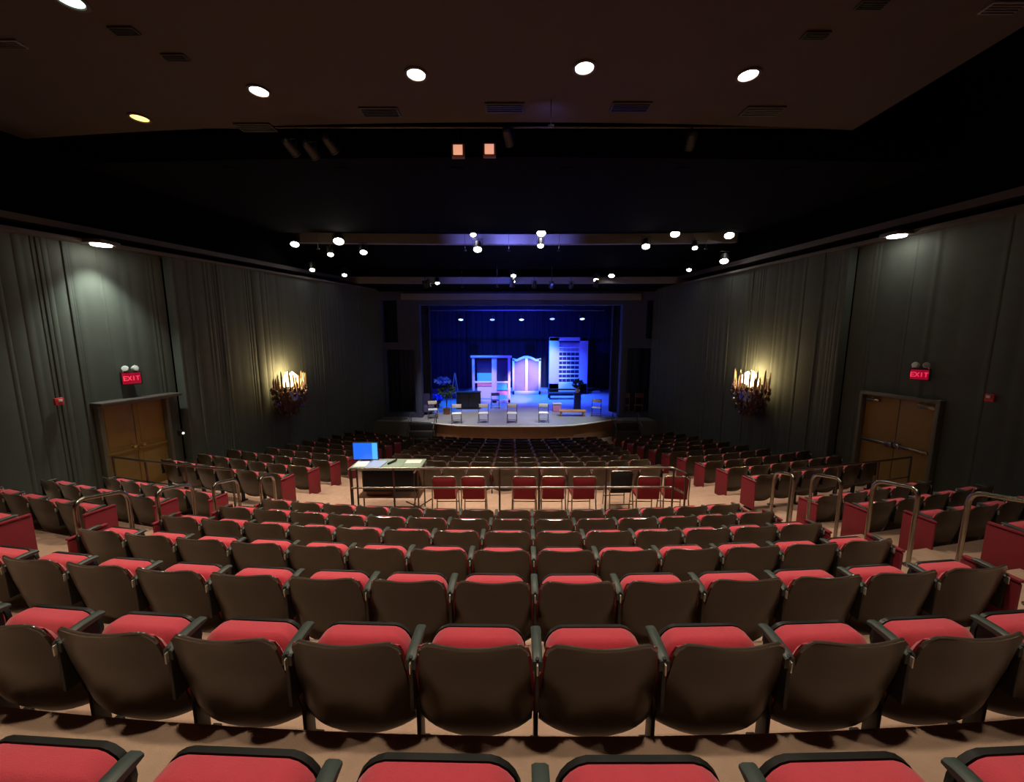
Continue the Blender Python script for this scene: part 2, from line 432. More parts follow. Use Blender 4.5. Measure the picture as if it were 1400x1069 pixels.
SL = [ # px, py, F, lens radius
 (403,334,13.5,.15),(463,330,13.3,.19),(452,348,13.5,.11),(497,345,13.5,.13),(647,321,13.4,.11),(653,341,13.4,.16),
 (740,319,13.4,.17),(739,336,13.4,.12),(883,337,13.5,.15),(923,320,13.4,.17),(950,339,13.5,.10),(997,322,13.4,.17),
 (427,369,13.9,.10),(471,376,15.2,.10),(598,387,16.7,.10),(702,377,16.7,.12),(702,385,16.7,.09),(815,383,16.7,.13),(836,377,16.7,.14),(942,369,15.3,.10),(990,357,13.6,.15)]
desc = ['leftmost on the upper row over the seats','largest and brightest of the left upper cluster','small lower one beneath the big left lamp','small one right of the left upper cluster','small one left of centre at the blue beam','just beneath the small one left of centre',
 'at centre on the blue lit beam','directly beneath the centre lamp','lower one right of centre under the beam','second from right on the upper beam','tiny one below the right upper pair','rightmost on the upper beam',
 'leftmost by the left wall trim, lower row','second from left by the trim, lower row','left of centre on the lower beam','upper of the centre pair on lower beam','lower of the centre pair on lower beam','left of the pair right of centre, lower beam','right of the pair right of centre, lower beam','near the right wall trim, lower row','large one by the right wall trim']
for i, (px, py, F, r) in enumerate(SL):
    p = at_y(px, py, F)
    lantern(p, (-p.x*.03, -.42, -.75), M['lamp'], 'glowing white house spotlight, ' + desc[i], r*.9, pipe=.22)
pipe((-6.6,13.55,3.52), (7.0,13.55,3.52), 'black lighting pipe under the middle ceiling above the upper lamps')
pipe((-6.2,16.75,2.85), (6.4,16.75,2.85), 'black lighting pipe above the lower row of lamps')
# catwalk zone lamps
for i, (px, py) in enumerate([(626,205),(669,204)]):
    p = at_y(px, py, 7.5)
    root = empty('catwalk_lamp', p, 0, 'small square peach catwalk lamp, ' + ('left' if i == 0 else 'right') + ' of the pair at the ceiling slot', 'lamp')
    g = B(); g.box((0,.05,0), (.23,.10,.23), bev=.01); g.build('housing', M['terracotta'], root)
    g = B(); g.box((0,-.008,0), (.165,.02,.165), bev=.005); g.build('lens', M['peach'], root)
    g = B(); g.tube([(0,.05,.11),(0,.05,.36)], .012, 6); g.build('hanger', M['iron'], root)
pipe((-5.5,7.55,3.72), (5.5,7.55,3.72), 'thin lighting pipe in the ceiling slot above the square peach lamps', 'darksteel', .022)
for i, (px, py) in enumerate([(405,210),(432,214),(458,206),(697,196),(943,201)]):
    p = at_y(px, py, 7.5)
    lantern(p, (.2,.8,-.4), M['glassnight'], 'unlit dark lantern in the ceiling slot, ' + ['leftmost of the left cluster','middle of the left cluster','right of the left cluster','just right of the square peach lamps','right of centre'][i], .085, pipe=.25)
fx = bpy.data.lights.new('l','SPOT')
# violet, blue and warm wash on beams and slot from added, unseen lights
VI = (.22,.22,1)
for (x, F, z, tx, tF, tz, pw, c, sz) in ((-.1,12.9,2.75,.05,14.0,3.3,260,VI,130),(-1.5,12.9,2.75,-1.2,14,3.3,110,VI,120),(1.5,12.9,2.75,1.2,14,3.3,110,VI,120),
                               (-.6,16.0,2.0,0,17.1,2.4,45,(.06,.10,1),130),(1.6,16.0,2.0,1.6,17.1,2.4,26,(.06,.10,1),120),(-2,16.0,2.0,-2,17.1,2.4,22,(.1,.14,1),120),
                               (.6,6.5,3.25,.6,7.75,3.5,7,(.25,.2,1),150),
                               (-6.2,12.9,2.8,-5.8,14,3.3,1.5,(1,.8,.5),110),(6.2,12.9,2.8,5.8,14,3.3,1.5,(1,.8,.5),110)):
    side = 'violet' if c is VI else ('blue' if c[2] == 1 and c[0] < .2 else ('violet' if c[2] == 1 else 'warm'))
    root = empty('added_beam_wash', (x,F,z), 0, 'added unseen %s wash light %s, %s' % (side, 'in the ceiling slot' if F < 8 else ('before the upper beam' if F < 14 else 'before the lower beam'), 'near the middle' if abs(x) < 1 else (('far ' if abs(x) > 4 else '') + ('left' if x < 0 else 'right'))), 'lamp')
    g = B(); g.box((0,0,-.03), (.10,.05,.03), bev=.006); g.build('housing', M['iron'], root)
    g = B(); top = {6.5:3.6,12.9:3.3}.get(F, 2.8); g.tube([(0,0,-.02),(0,0,top-z)], .006, 5); g.build('hanger', M['iron'], root)
    spot('bulb', (x,F,z+.03), (tx,tF,tz), pw, c, sz, 1, .05, root)

# ---------------------------------------------------------------- theatre seats
SW = .58
def rrect(w0, w1, z0, z1, r, n=5, arch=0):
    """rounded outline in x,z : w0 half width at bottom, w1 at top"""
    o = []
    for (sx, cz, wz, a0) in ((1, z0+r, w0, -PI/2), (1, z1-r, w1, 0), (-1, z1-r, w1, PI/2), (-1, z0+r, w0, PI)):
        for k in range(n+1):
            a = a0 + PI/2*k/n
            x = sx*(wz-r) + r*math.cos(a); z = cz + r*math.sin(a)
            o.append((x, z))
    if arch:
        o2 = []
        for (x, z) in o: o2.append((x, z + (arch*(1-(x/w1)**2) if z > (z0+z1)/2 else 0)))
        o = o2
    return o
def dens(o):     # denser top and bottom so that the arch is smooth
    r = []
    n = len(o)
    for i in range(n):
        a = o[i]; c = o[(i+1)%n]; L = math.hypot(a[0]-c[0], a[1]-c[1]); k = max(1, int(L/.07))
        for t in range(k): r.append((a[0]+(c[0]-a[0])*t/k, a[1]+(c[1]-a[1])*t/k))
    return r
def interp(tab, v):
    for (a, x), (c, y) in zip(tab[:-1], tab[1:]):
        if v <= c: return x + (y-x)*(v-a)/(c-a)
    return tab[-1][1]
WT = [(0,.205),(.012,.222),(.03,.234),(.06,.242),(.12,.248),(.35,.262),(.6,.272),(.90,.272),(.96,.264),(1,.235)]
YT = [(0,-.018),(.03,-.010),(.12,0),(.35,.012),(.6,.036),(.75,.055),(.87,.080),(1,.135)]
def shell_grid(dy, sw, v0, v1, nu=16, nv=20):
    rows = []
    for j in range(nv+1):
        v = v0+(v1-v0)*j/nv; w = interp(WT, v)*sw; y0 = interp(YT, v); row = []
        for i in range(nu+1):
            u = -1 + 2*i/nu
            z = .755 - .605*v + .010*u*u*v**3 + .005*math.cos(u*PI)*-1*(1-v)**6 - .010*abs(u)**6*(1-v)
            y = y0 + abs(u)**2.8*(.028+.050*min(1,v*1.6)) + dy
            row.append((w*u, y, z))
        rows.append(row)
    return rows
def slab_mesh(front, back):
    nv = len(front); nu = len(front[0]); vs = [p for r in front for p in r] + [p for r in back for p in r]; o = nv*nu
    fs = []
    for j in range(nv-1):
        for i in range(nu-1):
            a = j*nu+i; fs.append((a, a+1, a+nu+1, a+nu)); fs.append((o+a, o+a+nu, o+a+nu+1, o+a+1))
    for i in range(nu-1):
        fs.append((i, o+i, o+i+1, i+1)); a = (nv-1)*nu+i; fs.append((a, a+1, o+a+1, o+a))
    for j in range(nv-1):
        a = j*nu; fs.append((a, a+nu, o+a+nu, o+a)); a = j*nu+nu-1; fs.append((a, o+a, o+a+nu, a+nu))
    return vs, fs
def seat_meshes():
    S = {}
    g = B(); g.add(*slab_mesh(shell_grid(0,1,0,1), shell_grid(.017,.995,.0,1)), M['shell'])
    # rolled rim along the top
    r0 = shell_grid(.008, 1, 0, 1)[0]
    r1 = shell_grid(.008,1,0,1); g.tube([r1[2][0],r1[1][0]]+[Vector(p)+Vector((0,0,.002)) for p in r0]+[r1[1][-1],r1[2][-1]], .009, 8, M['rim'])
    S['backrest'] = g.mesh('backrest')
    g = B(); fr = shell_grid(.019,1.055,.035,.80,14,12); bk = shell_grid(.019,.98,.03,.82,14,12)
    bk = [[(p[0], p[1]+.055*(1-abs(-1+2*i/14)**4*.6)*(1-abs(2*j/12-1)**6*.8), p[2]) for i, p in enumerate(row)] for j, row in enumerate(bk)]
    g.add(*slab_mesh(fr, bk)); S['back_cushion'] = g.mesh('back_cushion', M['red'])
    T = Matrix.Translation((0,.158,.333)) @ Matrix.Rotation(math.radians(-3), 4, 'X')
    g = B(); g.pad(dens(rrect(.212,.236,0,.305,.085,arch=.022)), 0, .085, .022, T=T); S['seat_cushion'] = g.mesh('seat_cushion', M['red'])
    g = B(); g.pad(dens(rrect(.205,.240,-.03,.304,.09,arch=.024)), .087, .099, -.004, T=T, inset=.9); S['seat_pan'] = g.mesh('seat_pan', M['pan'])
    g = B()
    vs = []; prof = [(.045,.648,.60),(.075,.664,.63),(.15,.672,.645),(.21,.674,.650),(.24,.669,.655)]
    g.tube([(SW/2, y, (a+c)/2) for (y,a,c) in prof], .001, 4) if 0 else None
    for (y,a,c) in prof:
        w = .024 if y < .28 else .018
        vs += [(SW/2-w,y,a-.004),(SW/2-w*.6,y,a+.003),(SW/2+w*.6,y,a+.003),(SW/2+w,y,a-.004),(SW/2+w,y,c),(SW/2-w,y,c)]
    fs = []
    for i in range(len(prof)-1):
        for k in range(6): fs.append((6*i+k, 6*i+(k+1)%6, 6*i+6+(k+1)%6, 6*i+6+k))
    fs += [tuple(range(6))[::-1], tuple(6*(len(prof)-1)+k for k in range(6))]
    g.add(vs, fs); S['armrest'] = g.mesh('armrest', M['arm'])
    g = B()
    g.box((SW/2, .17, .20), (.022,.075,.40), bev=.006); g.box((SW/2, .13, .52), (.020,.17,.28), bev=.006)
    g.box((SW/2, .17, .012), (.05,.17,.024), bev=.006)
    S['standard'] = g.mesh('standard', M['iron'])
    g = B(); g.box((SW/2, .040, .615), (.008,.02,.055), bev=.003); S['bracket'] = g.mesh('bracket', M['bright'])
    g = B(); g.box((0, .16, .335), (.030,.34,.56), bev=.008); g.box((0,.155,.635), (.046,.34,.025), bev=.008); S['end_panel'] = g.mesh('end_panel', M['redpanel'])
    g = B(); g.box((0, .16, .62), (.05,.34,.03), bev=.008); S['end_cap'] = g.mesh('end_cap', M['red'])
    return S
SM = seat_meshes()
def child(name, me, par, loc=(0,0,0)):
    o = bpy.data.objects.new(name, me); COL.objects.link(o); o.parent = par; o.location = loc; return o
seat0 = empty('theatre_seat', (0,0,0))
for nm in ('backrest','back_cushion','seat_cushion','seat_pan','armrest','standard'): child(nm, SM[nm], seat0)
child('bracket', SM['bracket'], [c for c in seat0.children if c.name.startswith('standard')][0])

SEATS = []     # x, y, z, phi, label, group, left_end, right_end, block
def row(F, z, phis, block, rowword, group, panel=(False, False)):
    n = len(phis)
    for i, ph in enumerate(phis):
        p = arc_pt(F, ph)
        SEATS.append(dict(p=(p.x,p.y,z), ph=ph, block=block, rowword=rowword, i=i, n=n, group=group, l=(i == 0), r=(i == n-1), pl=panel[0] and i == 0, pr=panel[1] and i == n-1))
def phis_centre(F, nl, nr, xj=None):
    R = CY-F; xj = (.04+.049*F) if xj is None else xj
    p0 = phi_of_x(F, xj); d = SW/R
    return [p0 + d*(k+.5) for k in range(-nl, nr)]
def phis_side(F, x_in, n, side):
    R = CY-F; p0 = phi_of_x(F, x_in); d = SW/R
    l = [p0 + side*d*(k+.5) for k in range(n)]
    return l if side > 0 else l[::-1]
NR = {1:(4,4), 2:(6,6)}
for k in range(1, 8):
    nl, nr = NR.get(k, (8,6))
    row(RIM[k], ZR[k], phis_centre(RIM[k], nl, nr), 'rear centre block', ORD[k]+' row from the camera', 'theatre seats in the rear centre block', panel=(k > 2, k > 2))
for k in range(4, 8):
    F = RIM[k]
    xl = {4:-5.62,5:-5.56,6:-5.46,7:-5.30}[k]; xr = {4:5.32,5:5.30,6:5.28,7:5.22}[k]
    row(F, ZR[k], phis_side(F, xl, 5, -1), 'rear left block', ORD[8-k]+' row from the cross aisle', 'theatre seats in the rear left block', panel=(False, True))
    row(F, ZR[k], phis_side(F, xr, 5, 1), 'rear right block', ORD[8-k]+' row from the cross aisle', 'theatre seats in the rear right block', panel=(True, False))
for i in range(0, 10):
    F = FR[i]
    xr = 4.82 - .085*i; xl = -4.62 + (.10*i if i < 3 else .2+.06*(i-2))
    nn = 6 if i < 3 else 5
    row(F, FZ[i], phis_side(F, xl, nn, -1), 'front left block', ORD[i+1]+' row from the cross aisle', 'theatre seats in the front left block', panel=(False, True))
    row(F, FZ[i], phis_side(F, xr, nn, 1), 'front right block', ORD[i+1]+' row from the cross aisle', 'theatre seats in the front right block', panel=(True, False))
for i in range(2, 11):
    F = FR[i]; hw = 6
    row(F, FZ[i], phis_centre(F, hw, hw, .1), 'front centre block', ORD[i-1]+' row behind the red chairs', 'theatre seats in the front centre block')
SEATS.sort(key=lambda s: s['p'][0]**2*.6 + s['p'][1]**2)
def far_mesh():
    g = B()
    for nm in ('backrest','seat_cushion','seat_pan','armrest','standard'):
        me = SM[nm]; g.add([v.co for v in me.vertices], [tuple(p.vertices) for p in me.polygons], me.materials[0])
    return g
NIND = 300; first = True; stuff = B(); fm = far_mesh()
protoF = None
for n, s in enumerate(SEATS):
    if n >= NIND:
        T = Matrix.Translation(s['p']) @ Matrix.Rotation(s['ph'], 4, 'Z')
        for v in fm.v: stuff.v.append(T @ v)
        o = len(stuff.v)-len(fm.v); stuff.mats = fm.mats
        stuff.f += [[i+o for i in f] for f in fm.f]; stuff.m += fm.m
        continue
    if first: c = seat0; first = False
    else: c = copy_tree(seat0_src)
    if c is seat0:
        seat0_src = bpy.data.objects.new('theatre_seat', None)   # pristine template, never linked
        seat0_src.empty_display_size = .1
        kids = [(ch.name.split('.')[0], ch.data, [(g.name.split('.')[0], g.data) for g in ch.children]) for ch in seat0.children]
        class _T: pass
        def copy_tree_seat():
            r = bpy.data.objects.new('theatre_seat', None); r.empty_display_size = .1; COL.objects.link(r)
            for nm, d, gs in kids:
                k = child(nm, d, r)
                for gn, gd in gs: child(gn, gd, k)
            return r
        copy_tree = (lambda src, parent=None, _o=copy_tree: copy_tree_seat() if src is seat0_src else _o(src, parent))
    c.location = s['p']; c.rotation_euler = (0,0,s['ph'])
    end = ''
    if s['n'] == 1: pos = 'alone'
    elif s['i'] < s['n']/2: pos = ORD[s['i']+1]+' from left'
    else: pos = ORD[s['n']-s['i']]+' from right'
    tag(c, 'red folded theatre seat, %s, %s, %s' % (s['block'], s['rowword'], pos), 'theatre seat', s['group'])
    if s['l']:
        child('armrest', SM['armrest'], c, (-SW,0,0)); st = child('standard', SM['standard'], c, (-SW,0,0))
    if s['pl']: child('end_panel', SM['end_panel'], c, (-SW/2-.035,0,0))
    if s['pr']: child('end_panel', SM['end_panel'], c, (SW/2+.035,0,0))
if stuff.v:
    o = stuff.build('theatre_seats_near_stage'); tag(o, 'distant rows of dark-backed theatre seats close below the stage front', 'theatre seats', kind='stuff')

# ---------------------------------------------------------------- rails
def bend(pts, r=.12, n=6):
    """round the corners of a polyline"""
    pts = [Vector(p) for p in pts]; out = [pts[0]]
    for a, q, c in zip(pts[:-2], pts[1:-1], pts[2:]):
        d1 = (a-q); d2 = (c-q); rr = min(r, d1.length*.45, d2.length*.45); A = q + d1.normalized()*rr; C = q + d2.normalized()*rr
        for k in range(n+1):
            t = k/n; out.append(A*(1-t)**2 + q*2*t*(1-t) + C*t*t)
    out.append(pts[-1]); return out
def aisle_floor(x, F):
    ph = None; R = math.hypot(x-CX, CY-F); Fe = CY - R
    for (f0, f1, z) in levels:
        if f0 <= Fe < f1: return z
    return -4.8
HL = [(-4.6,3.87,4.42,'left'),(-4.6,4.78,5.33,'left'),(-4.6,5.70,6.22,'left'),(-4.55,6.70,7.1,'left'),
      (4.62,3.15,3.73,'right'),(4.62,4.20,4.74,'right'),(4.62,5.20,5.72,'right'),(4.62,6.08,6.55,'right')]
wd = ['nearest','second nearest','third nearest','farthest']
for i, (x, f0, f1, sd) in enumerate(HL):
    z0 = aisle_floor(x, f0); z1 = aisle_floor(x, f1)
    h0 = z0 + .95; h1 = z0 + .95 - .12
    root = empty('aisle_handrail', (x, f0, z0), 0, 'steel hooped aisle handrail in the %s aisle, %s of the four' % (sd, wd[i%4]), 'handrail', None)
    pts = [(0,0,0),(0,0,h0-z0),(0,f1-f0,h1-z0),(0,f1-f0,z1-z0)]
    g = B(); g.tube(bend(pts,.13), .023, 12); g.build('rail_tube', M['steel'], root)
    for (y, z) in ((0,0),(f1-f0, z1-z0)):
        g = B(); g.lathe([(.055,0),(.055,.012),(.03,.02),(.03,.03)], 14, T=Matrix.Translation((0,y,z))); g.build('base_flange', M['steel'], root)
# long guardrails in front of the side blocks
for sd in (-1, 1):
    P = [(5.15,6.85),(6.2,7.08),(7.2,7.34),(8.1,7.6)]
    P = [Vector((sd*x, y, -3.46)) for x, y in P]
    root = empty('guardrail', P[0], 0, 'thin metal guardrail before the rear %s seats, crossing in front of the door' % ('left' if sd < 0 else 'right'), 'guardrail')
    loc = [p-P[0] for p in P]
    g = B(); g.tube([p+Vector((0,0,1.04)) for p in loc], .019, 10); g.build('top_rail', M['steel'], root)
    g = B(); g.tube([p+Vector((0,0,.62)) for p in loc], .014, 10); g.build('middle_rail', M['darksteel'], root)
    for p in loc:
        g = B(); g.tube([p, p+Vector((0,0,1.04))], .018, 8); g.build('post', M['darksteel'], root)
# the long two-bar rail before the red chairs
RF = 6.50; RZ = -3.46
def rx(px, Y): r = ray(px, 650); return r.x*Y/r.y
x0, x1 = rx(479, RF), rx(921, RF)
root = empty('platform_guardrail', (0, RF, RZ), 0, 'long two-bar steel guardrail in front of the red padded chairs', 'guardrail')
zt = at_y(700, 640.5, RF).z - RZ; zm = at_y(700, 667, RF).z - RZ
for (nm, z, r) in (('top_rail', zt, .020), ('middle_rail', zm, .018)):
    g = B(); g.tube(bend([(x0,0,z),(x1,.04,z),(x1+.10,-.25,z)], .06), r, 10); g.build(nm, M['steel'], root)
for px in (479, 488, 538, 683, 737, 829, 921):
    g = B(); x = rx(px, RF); g.tube([(x,0,0),(x,0,zt)], .017, 8); g.lathe([(.05,0),(.05,.012),(.02,.02)], 12, T=Matrix.Translation((x,0,0))); g.build('post', M['darksteel'], root)
g = B(); g.tube([(x1+.10,-.25,0),(x1+.10,-.25,zt)], .017, 8); g.build('post', M['darksteel'], root)

# ---------------------------------------------------------------- banquet chairs behind the rail
def banquet(loc, rz, label, seatm='deepred', frame='steel'):
    root = empty('banquet_chair', loc, rz, label, 'chair', 'padded chairs behind the guardrail')
    g = B(); g.pad(dens(rrect(.20,.21,0,.42,.05)), 0, .06, .012, T=Matrix.Translation((0,-.02,.44)) @ Matrix.Rotation(math.radians(4),4,'X')); g.build('backrest', M[seatm], root)
    g = B(); g.box((0,.22,.45), (.42,.44,.075), bev=.025); g.build('seat', M[seatm], root)
    g = B()
    g.tube(bend([(-.225,0,.42),(-.225,-.03,.875),(.225,-.03,.875),(.225,0,.42)], .06), .013, 8); g.build('back_frame', M[frame], root)
    for sx in (-1, 1):
        g = B(); g.tube([(sx*.225,0,.43),(sx*.235,-.07,0)], .013, 8); g.build('leg', M[frame], root)
        g = B(); g.tube([(sx*.21,.42,.43),(sx*.225,.45,0)], .013, 8); g.build('leg', M[frame], root)
    g = B(); g.tube([(-.22,.41,.2),(.22,.41,.2)], .009, 6); g.tube([(-.228,-.035,.2),(.228,-.035,.2)], .009, 6); g.build('stretcher', M[frame], root)
    return root
BC = [(607,'leftmost red padded chair behind the long guardrail',.02),(647,'second red padded chair from left behind the guardrail',.0),(717,'red padded chair behind the rail left of the centre post',-.03),
      (757,'red padded chair behind the rail just right of the centre post',.0),(799,'red padded chair behind the rail beside the black chair',.03),
      (888,'second red padded chair from right behind the guardrail',-.02),(926,'rightmost red padded chair at the guardrail corner',-.12)]
for (px, lab, rz) in BC: banquet((rx(px, 6.95), 6.95, -3.46), rz, lab)
banquet((rx(850,7.25), 7.25, -3.46), .05, 'black padded chair among the red ones behind the guardrail', 'blackcloth')

# ---------------------------------------------------------------- control table
TZ = at_z; tf0, tf1 = 7.02, 7.62; th = at_y(520, 641, tf0).z
tx0 = rx(476, tf0); tx1 = tx0 + 1.35
root = empty('control_table', ((tx0+tx1)/2, (tf0+tf1)/2, -3.46), 0, 'black skirted control table with papers and screen left of the chairs', 'table')
tw = tx1-tx0; hh = th+3.46
g = B(); g.box((0,0,hh-.015), (tw,.62,.03), bev=.006); g.build('tabletop', M['green'], root)
for sx in (-1,1):
    for sy in (-1,1):
        g = B(); g.tube([(sx*(tw/2-.05),sy*.26,0),(sx*(tw/2-.05),sy*.26,hh-.03)], .016, 8); g.build('leg', M['darksteel'], root)
g = B(); g.box((.10,-.245,hh-.26), (tw-.32,.02,.42), bev=.004); g.build('skirt', M['blackcloth'], root)
g = B(); g.box((0,.1,.34), (tw-.12,.4,.03), bev=.005); g.box((-.2,.1,.40), (.5,.3,.08), bev=.01); g.build('shelf', M['terracotta'], root)
def flat(name, x, y, w, d, rz, m, label, cat, h=.006, dz=0):
    g = B(); g.box((0,0,h/2), (w,d,h), bev=min(.002,h*.3)); o = g.build(name, M[m]); o.location = (x,y,th+dz+.0005); o.rotation_euler = (0,0,rz); return tag(o, label, cat)
cx = (tx0+tx1)/2; cy = (tf0+tf1)/2
flat('paper_sheet', cx-.52, cy-.02, .24,.34, .1, 'paper', 'white paper sheet on the left end of the control table', 'paper')
flat('blue_binder', cx-.22, cy-.06, .30,.42, -.1, 'bluepaper', 'open pale blue binder lying before the blue screen', 'binder', .02)
flat('clipboard', cx+.14, cy-.05, .32,.40, .12, 'green', 'pale green board lying in the middle of the control table', 'board', .012)
flat('paper_sheet', cx+.46, cy+.12, .30,.2, .0, 'paper', 'white paper sheet on the right far corner of the control table', 'paper')
g = B(); g.tube([(0,0,.02),(.10,.22,.03)], .02, 8); o = g.build('marker_pen', M['blackcloth']); o.location = (cx+.02, cy-.10, th+.012); tag(o, 'thick black pen lying between binder and green board', 'pen')
mp = at_y(499.5, 617, 7.5); sw_ = 34/530*7.6; shh = 23/530*7.7
root = empty('monitor', (mp.x, 7.5, th), 0, 'computer monitor with bright blue screen on the control table', 'monitor')
zc = mp.z-th+.005
g = B(); g.box((0,.02,zc), (sw_+.03,.035,shh+.035), bev=.008); g.build('bezel', M['pan'], root)
g = B(); g.box((-.05,-.001,zc), (sw_-.11,.006,shh)); g.build('screen', M['screen'], root)
g = B(); g.box((sw_/2-.056,-.001,zc), (.105,.006,shh)); g.build('screen_side_window', M['screen2'], root)
g = B(); g.box((0,.05,.006), (.2,.15,.012), bev=.004); g.tube([(0,.05,.01),(0,.045,zc)], .018, 8); g.build('stand', M['pan'], root)
# microphone stand between table and chairs
mx_, my_ = rx(566,6.75), 6.75
root = empty('microphone_stand', (mx_, my_, -3.46), 0, 'slim grey tripod stand with cable beside the control table', 'stand')
g = B(); g.tube([(0,0,.25),(0,0,1.02)], .010, 8); g.build('pole', M['darksteel'], root)
for k in range(3):
    a = 2*PI*k/3+.4; g = B(); g.tube([(0,0,.36),(.26*math.cos(a),.26*math.sin(a),.008)], .009, 6); g.build('leg', M['darksteel'], root)
g = B(); g.tube([(0,0,1.02),(.04,-.03,1.10)], .022, 8); g.build('head', M['steel'], root)
g = B(); g.tube([(.02,0,1.0),(-.04,.02,.8),(.05,0,.6),(-.02,-.02,.4),(.06,.03,.1),(.12,.05,.01)], .006, 6); g.build('cable', M['iron'], root)
# scissor luggage of cables under the rail: crossed black stand
root = empty('folded_stand', (rx(572,7.2), 7.2, -3.46), .2, 'low crossed-leg metal stand on the floor right of the control table', 'stand')
for s in (-1,1):
    g = B(); g.tube([(-.25,s*.02,.01),(.25,s*.02,.30)] if s > 0 else [(.25,s*.02,.01),(-.25,s*.02,.30)], .012, 6); g.build('leg', M['darksteel'], root)

# ---------------------------------------------------------------- wall fittings
def wall_frame(px, py, X, off=.05, F=None):
    # intersect the ray with the wall line
    r = ray(px, py); s = 1 if px > 700 else -1
    lo, hi = 3.0, 19.0
    for _ in range(40):
        m_ = (lo+hi)/2
        if abs(r.x/r.y*m_) < abs(X(m_)) - off: lo = m_
        else: hi = m_
    F = lo; t = F/r.y
    return Vector((r.x*t, F, r.z*t))
def wrot(s): return math.atan2(1, -.165) if s > 0 else math.atan2(1, .20)   # local +x along wall (forward)
SC = []
for (px, s) in ((397,-1),(1025,1)):
    X = xr_wall if s > 0 else xl_wall
    p = wall_frame(px, 530, X, .56)
    rnd = random.Random(5+s)
    p = p + Vector((0,0,.0)); root = empty('crystal_sconce', p, 0, 'glowing crystal wall sconce on the grey %s wall drapes' % ('right' if s > 0 else 'left'), 'wall lamp')
    root.scale = (1.35,1.5,1.35)
    g = B(); g.box((s*.20,0,-.12), (.05,.22,.42), bev=.015); g.build('back_plate', M['darksteel'], root)
    g = B(); g.lathe([(.08,-.66),(.22,-.52),(.33,-.30),(.36,-.06),(.33,-.06),(.30,-.28),(.2,-.48),(0,-.6)], 18, T=Matrix.Diagonal((.45,1.15,1,1)))
    for ring in range(5):
        zz = -.62+.15*ring; rr = .14+.30*math.sin(min(1,(ring+.4)/4)*PI/2)
        for k in range(8+ring*4):
            a = 2*PI*k/(8+ring*4)+ring*.3
            x = rr*math.cos(a)*.55; y = rr*math.sin(a)*1.25
            if s*x > .19: continue
            q = Vector((x, y, zz+rnd.uniform(-.03,.03))); sc = rnd.uniform(.035,.06)
            T = Matrix.Translation(q) @ Matrix.Rotation(rnd.uniform(0,3),4,'Z')
            g.lathe([(0,-sc*1.5),(sc*.7,-sc*.2),(sc*.5,sc*.6),(0,sc*1.1)], 5, T=T)
    g.build('crystal_bowl', M['crystal_dark'], root, smooth=False)
    g = B()
    for k in range(30):
        a = 2*PI*k/30; rr = .40
        x = rr*math.cos(a)*.55; y = rr*math.sin(a)*1.25*rnd.uniform(.8,1.05)
        if s*x > .17: continue
        h = rnd.uniform(.08,.34)
        g.lathe([(0,-.12),(.018,-.08),(.024,h*.5),(.014,h),(0,h+.05)], 5, T=Matrix.Translation((x,y,.05+rnd.uniform(-.08,.08))) @ Matrix.Rotation(rnd.uniform(-.08,.08),4,'X'))
    g.build('crystal_rod', M['crystal'], root, smooth=False)
    for k, (dy, dz) in enumerate(((-.20,.12),(-.02,.10),(.18,.16),(-.10,.24),(.08,.22))):
        g = B(); g.lathe([(0,-.10),(.07,-.03),(.08,.04),(.045,.12),(0,.16)], 12, T=Matrix.Translation((s*-.02,dy,dz))); g.build('bulb', M['glow'], root)
    l = bpy.data.lights.new('sconce_glow','POINT'); l.energy = 60; l.color = (1,.68,.32); l.shadow_soft_size = .12
    lo_ = bpy.data.objects.new('sconce_glow', l); COL.objects.link(lo_); lo_.parent = root; lo_.location = (-s*.02,0,.36)

# exit signs with twin emergency lamps
def letters(g, text, h, m=None, T=None):
    st = h*.2; w = h*.62; x = -(len(text)*w*1.25 - w*.25)/2
    S = {'E':[(0,0,0,1),(0,0,1,0),(0,.5,.8,.5),(0,1,1,1)], 'X':[(0,0,1,1),(0,1,1,0)], 'I':[(.5,0,.5,1)], 'T':[(.5,0,.5,1),(0,1,1,1)]}
    for ch in text:
        for (a,b_,c,d) in S[ch]:
            p = Vector((x+a*w,0,(b_-.5)*h)); q = Vector((x+c*w,0,(d-.5)*h)); D = q-p; L = D.length
            ang = math.atan2(D.z, D.x)
            g.box((0,0,0), (L+st*.6,.006,st), m, T=(T or Matrix.Identity(4)) @ Matrix.Translation((p+q)/2) @ Matrix.Rotation(-ang,4,'Y'))
        x += w*1.25
for (px, py, s, lab, up) in ((180,517,-1,'red exit sign with two white emergency lamps above the left doors',1),(1257,512,1,'red exit sign with two small emergency lamps above the right doors',1)):
    X = xr_wall if s > 0 else xl_wall
    p = wall_frame(px, py, X, .16)
    root = empty('exit_sign', p, math.radians(58*-s), lab, 'exit sign')
    w, h = (.30,.24) if s < 0 else (.27,.20)
    g = B(); g.box((0,.03,0), (w+.05,.06,h+.05), bev=.01); g.build('housing', M['pan'], root)
    g = B(); g.box((0,-.004,0), (w,.012,h)); g.build('face', M['exitface'], root)
    g = B(); letters(g, 'EXIT', .085, T=Matrix.Translation((0,-.013,0))); g.build('lettering', M['exitlet'], root)
    for k in (-1, 1):
        g = B(); T = Matrix.Translation((k*.085,-.0,h/2+.10)) @ Matrix.Rotation(math.radians(75),4,'X') @ Matrix.Rotation(k*.4,4,'Y')
        g.lathe([(.02,-.07),(.05,-.06),(.062,.0),(.055,.015),(0,.022)], 14, T=T); g.tube([(k*.12,.02,h/2),(k*.12,.01,h/2+.06)], .012, 6)
        g.build('emergency_lamp', M['head'] if s < 0 else M['bright'], root)
    g = B(); g.box((0,.10,-.02), (.10,.16,.10)); g.build('wall_bracket', M['iron'], root)
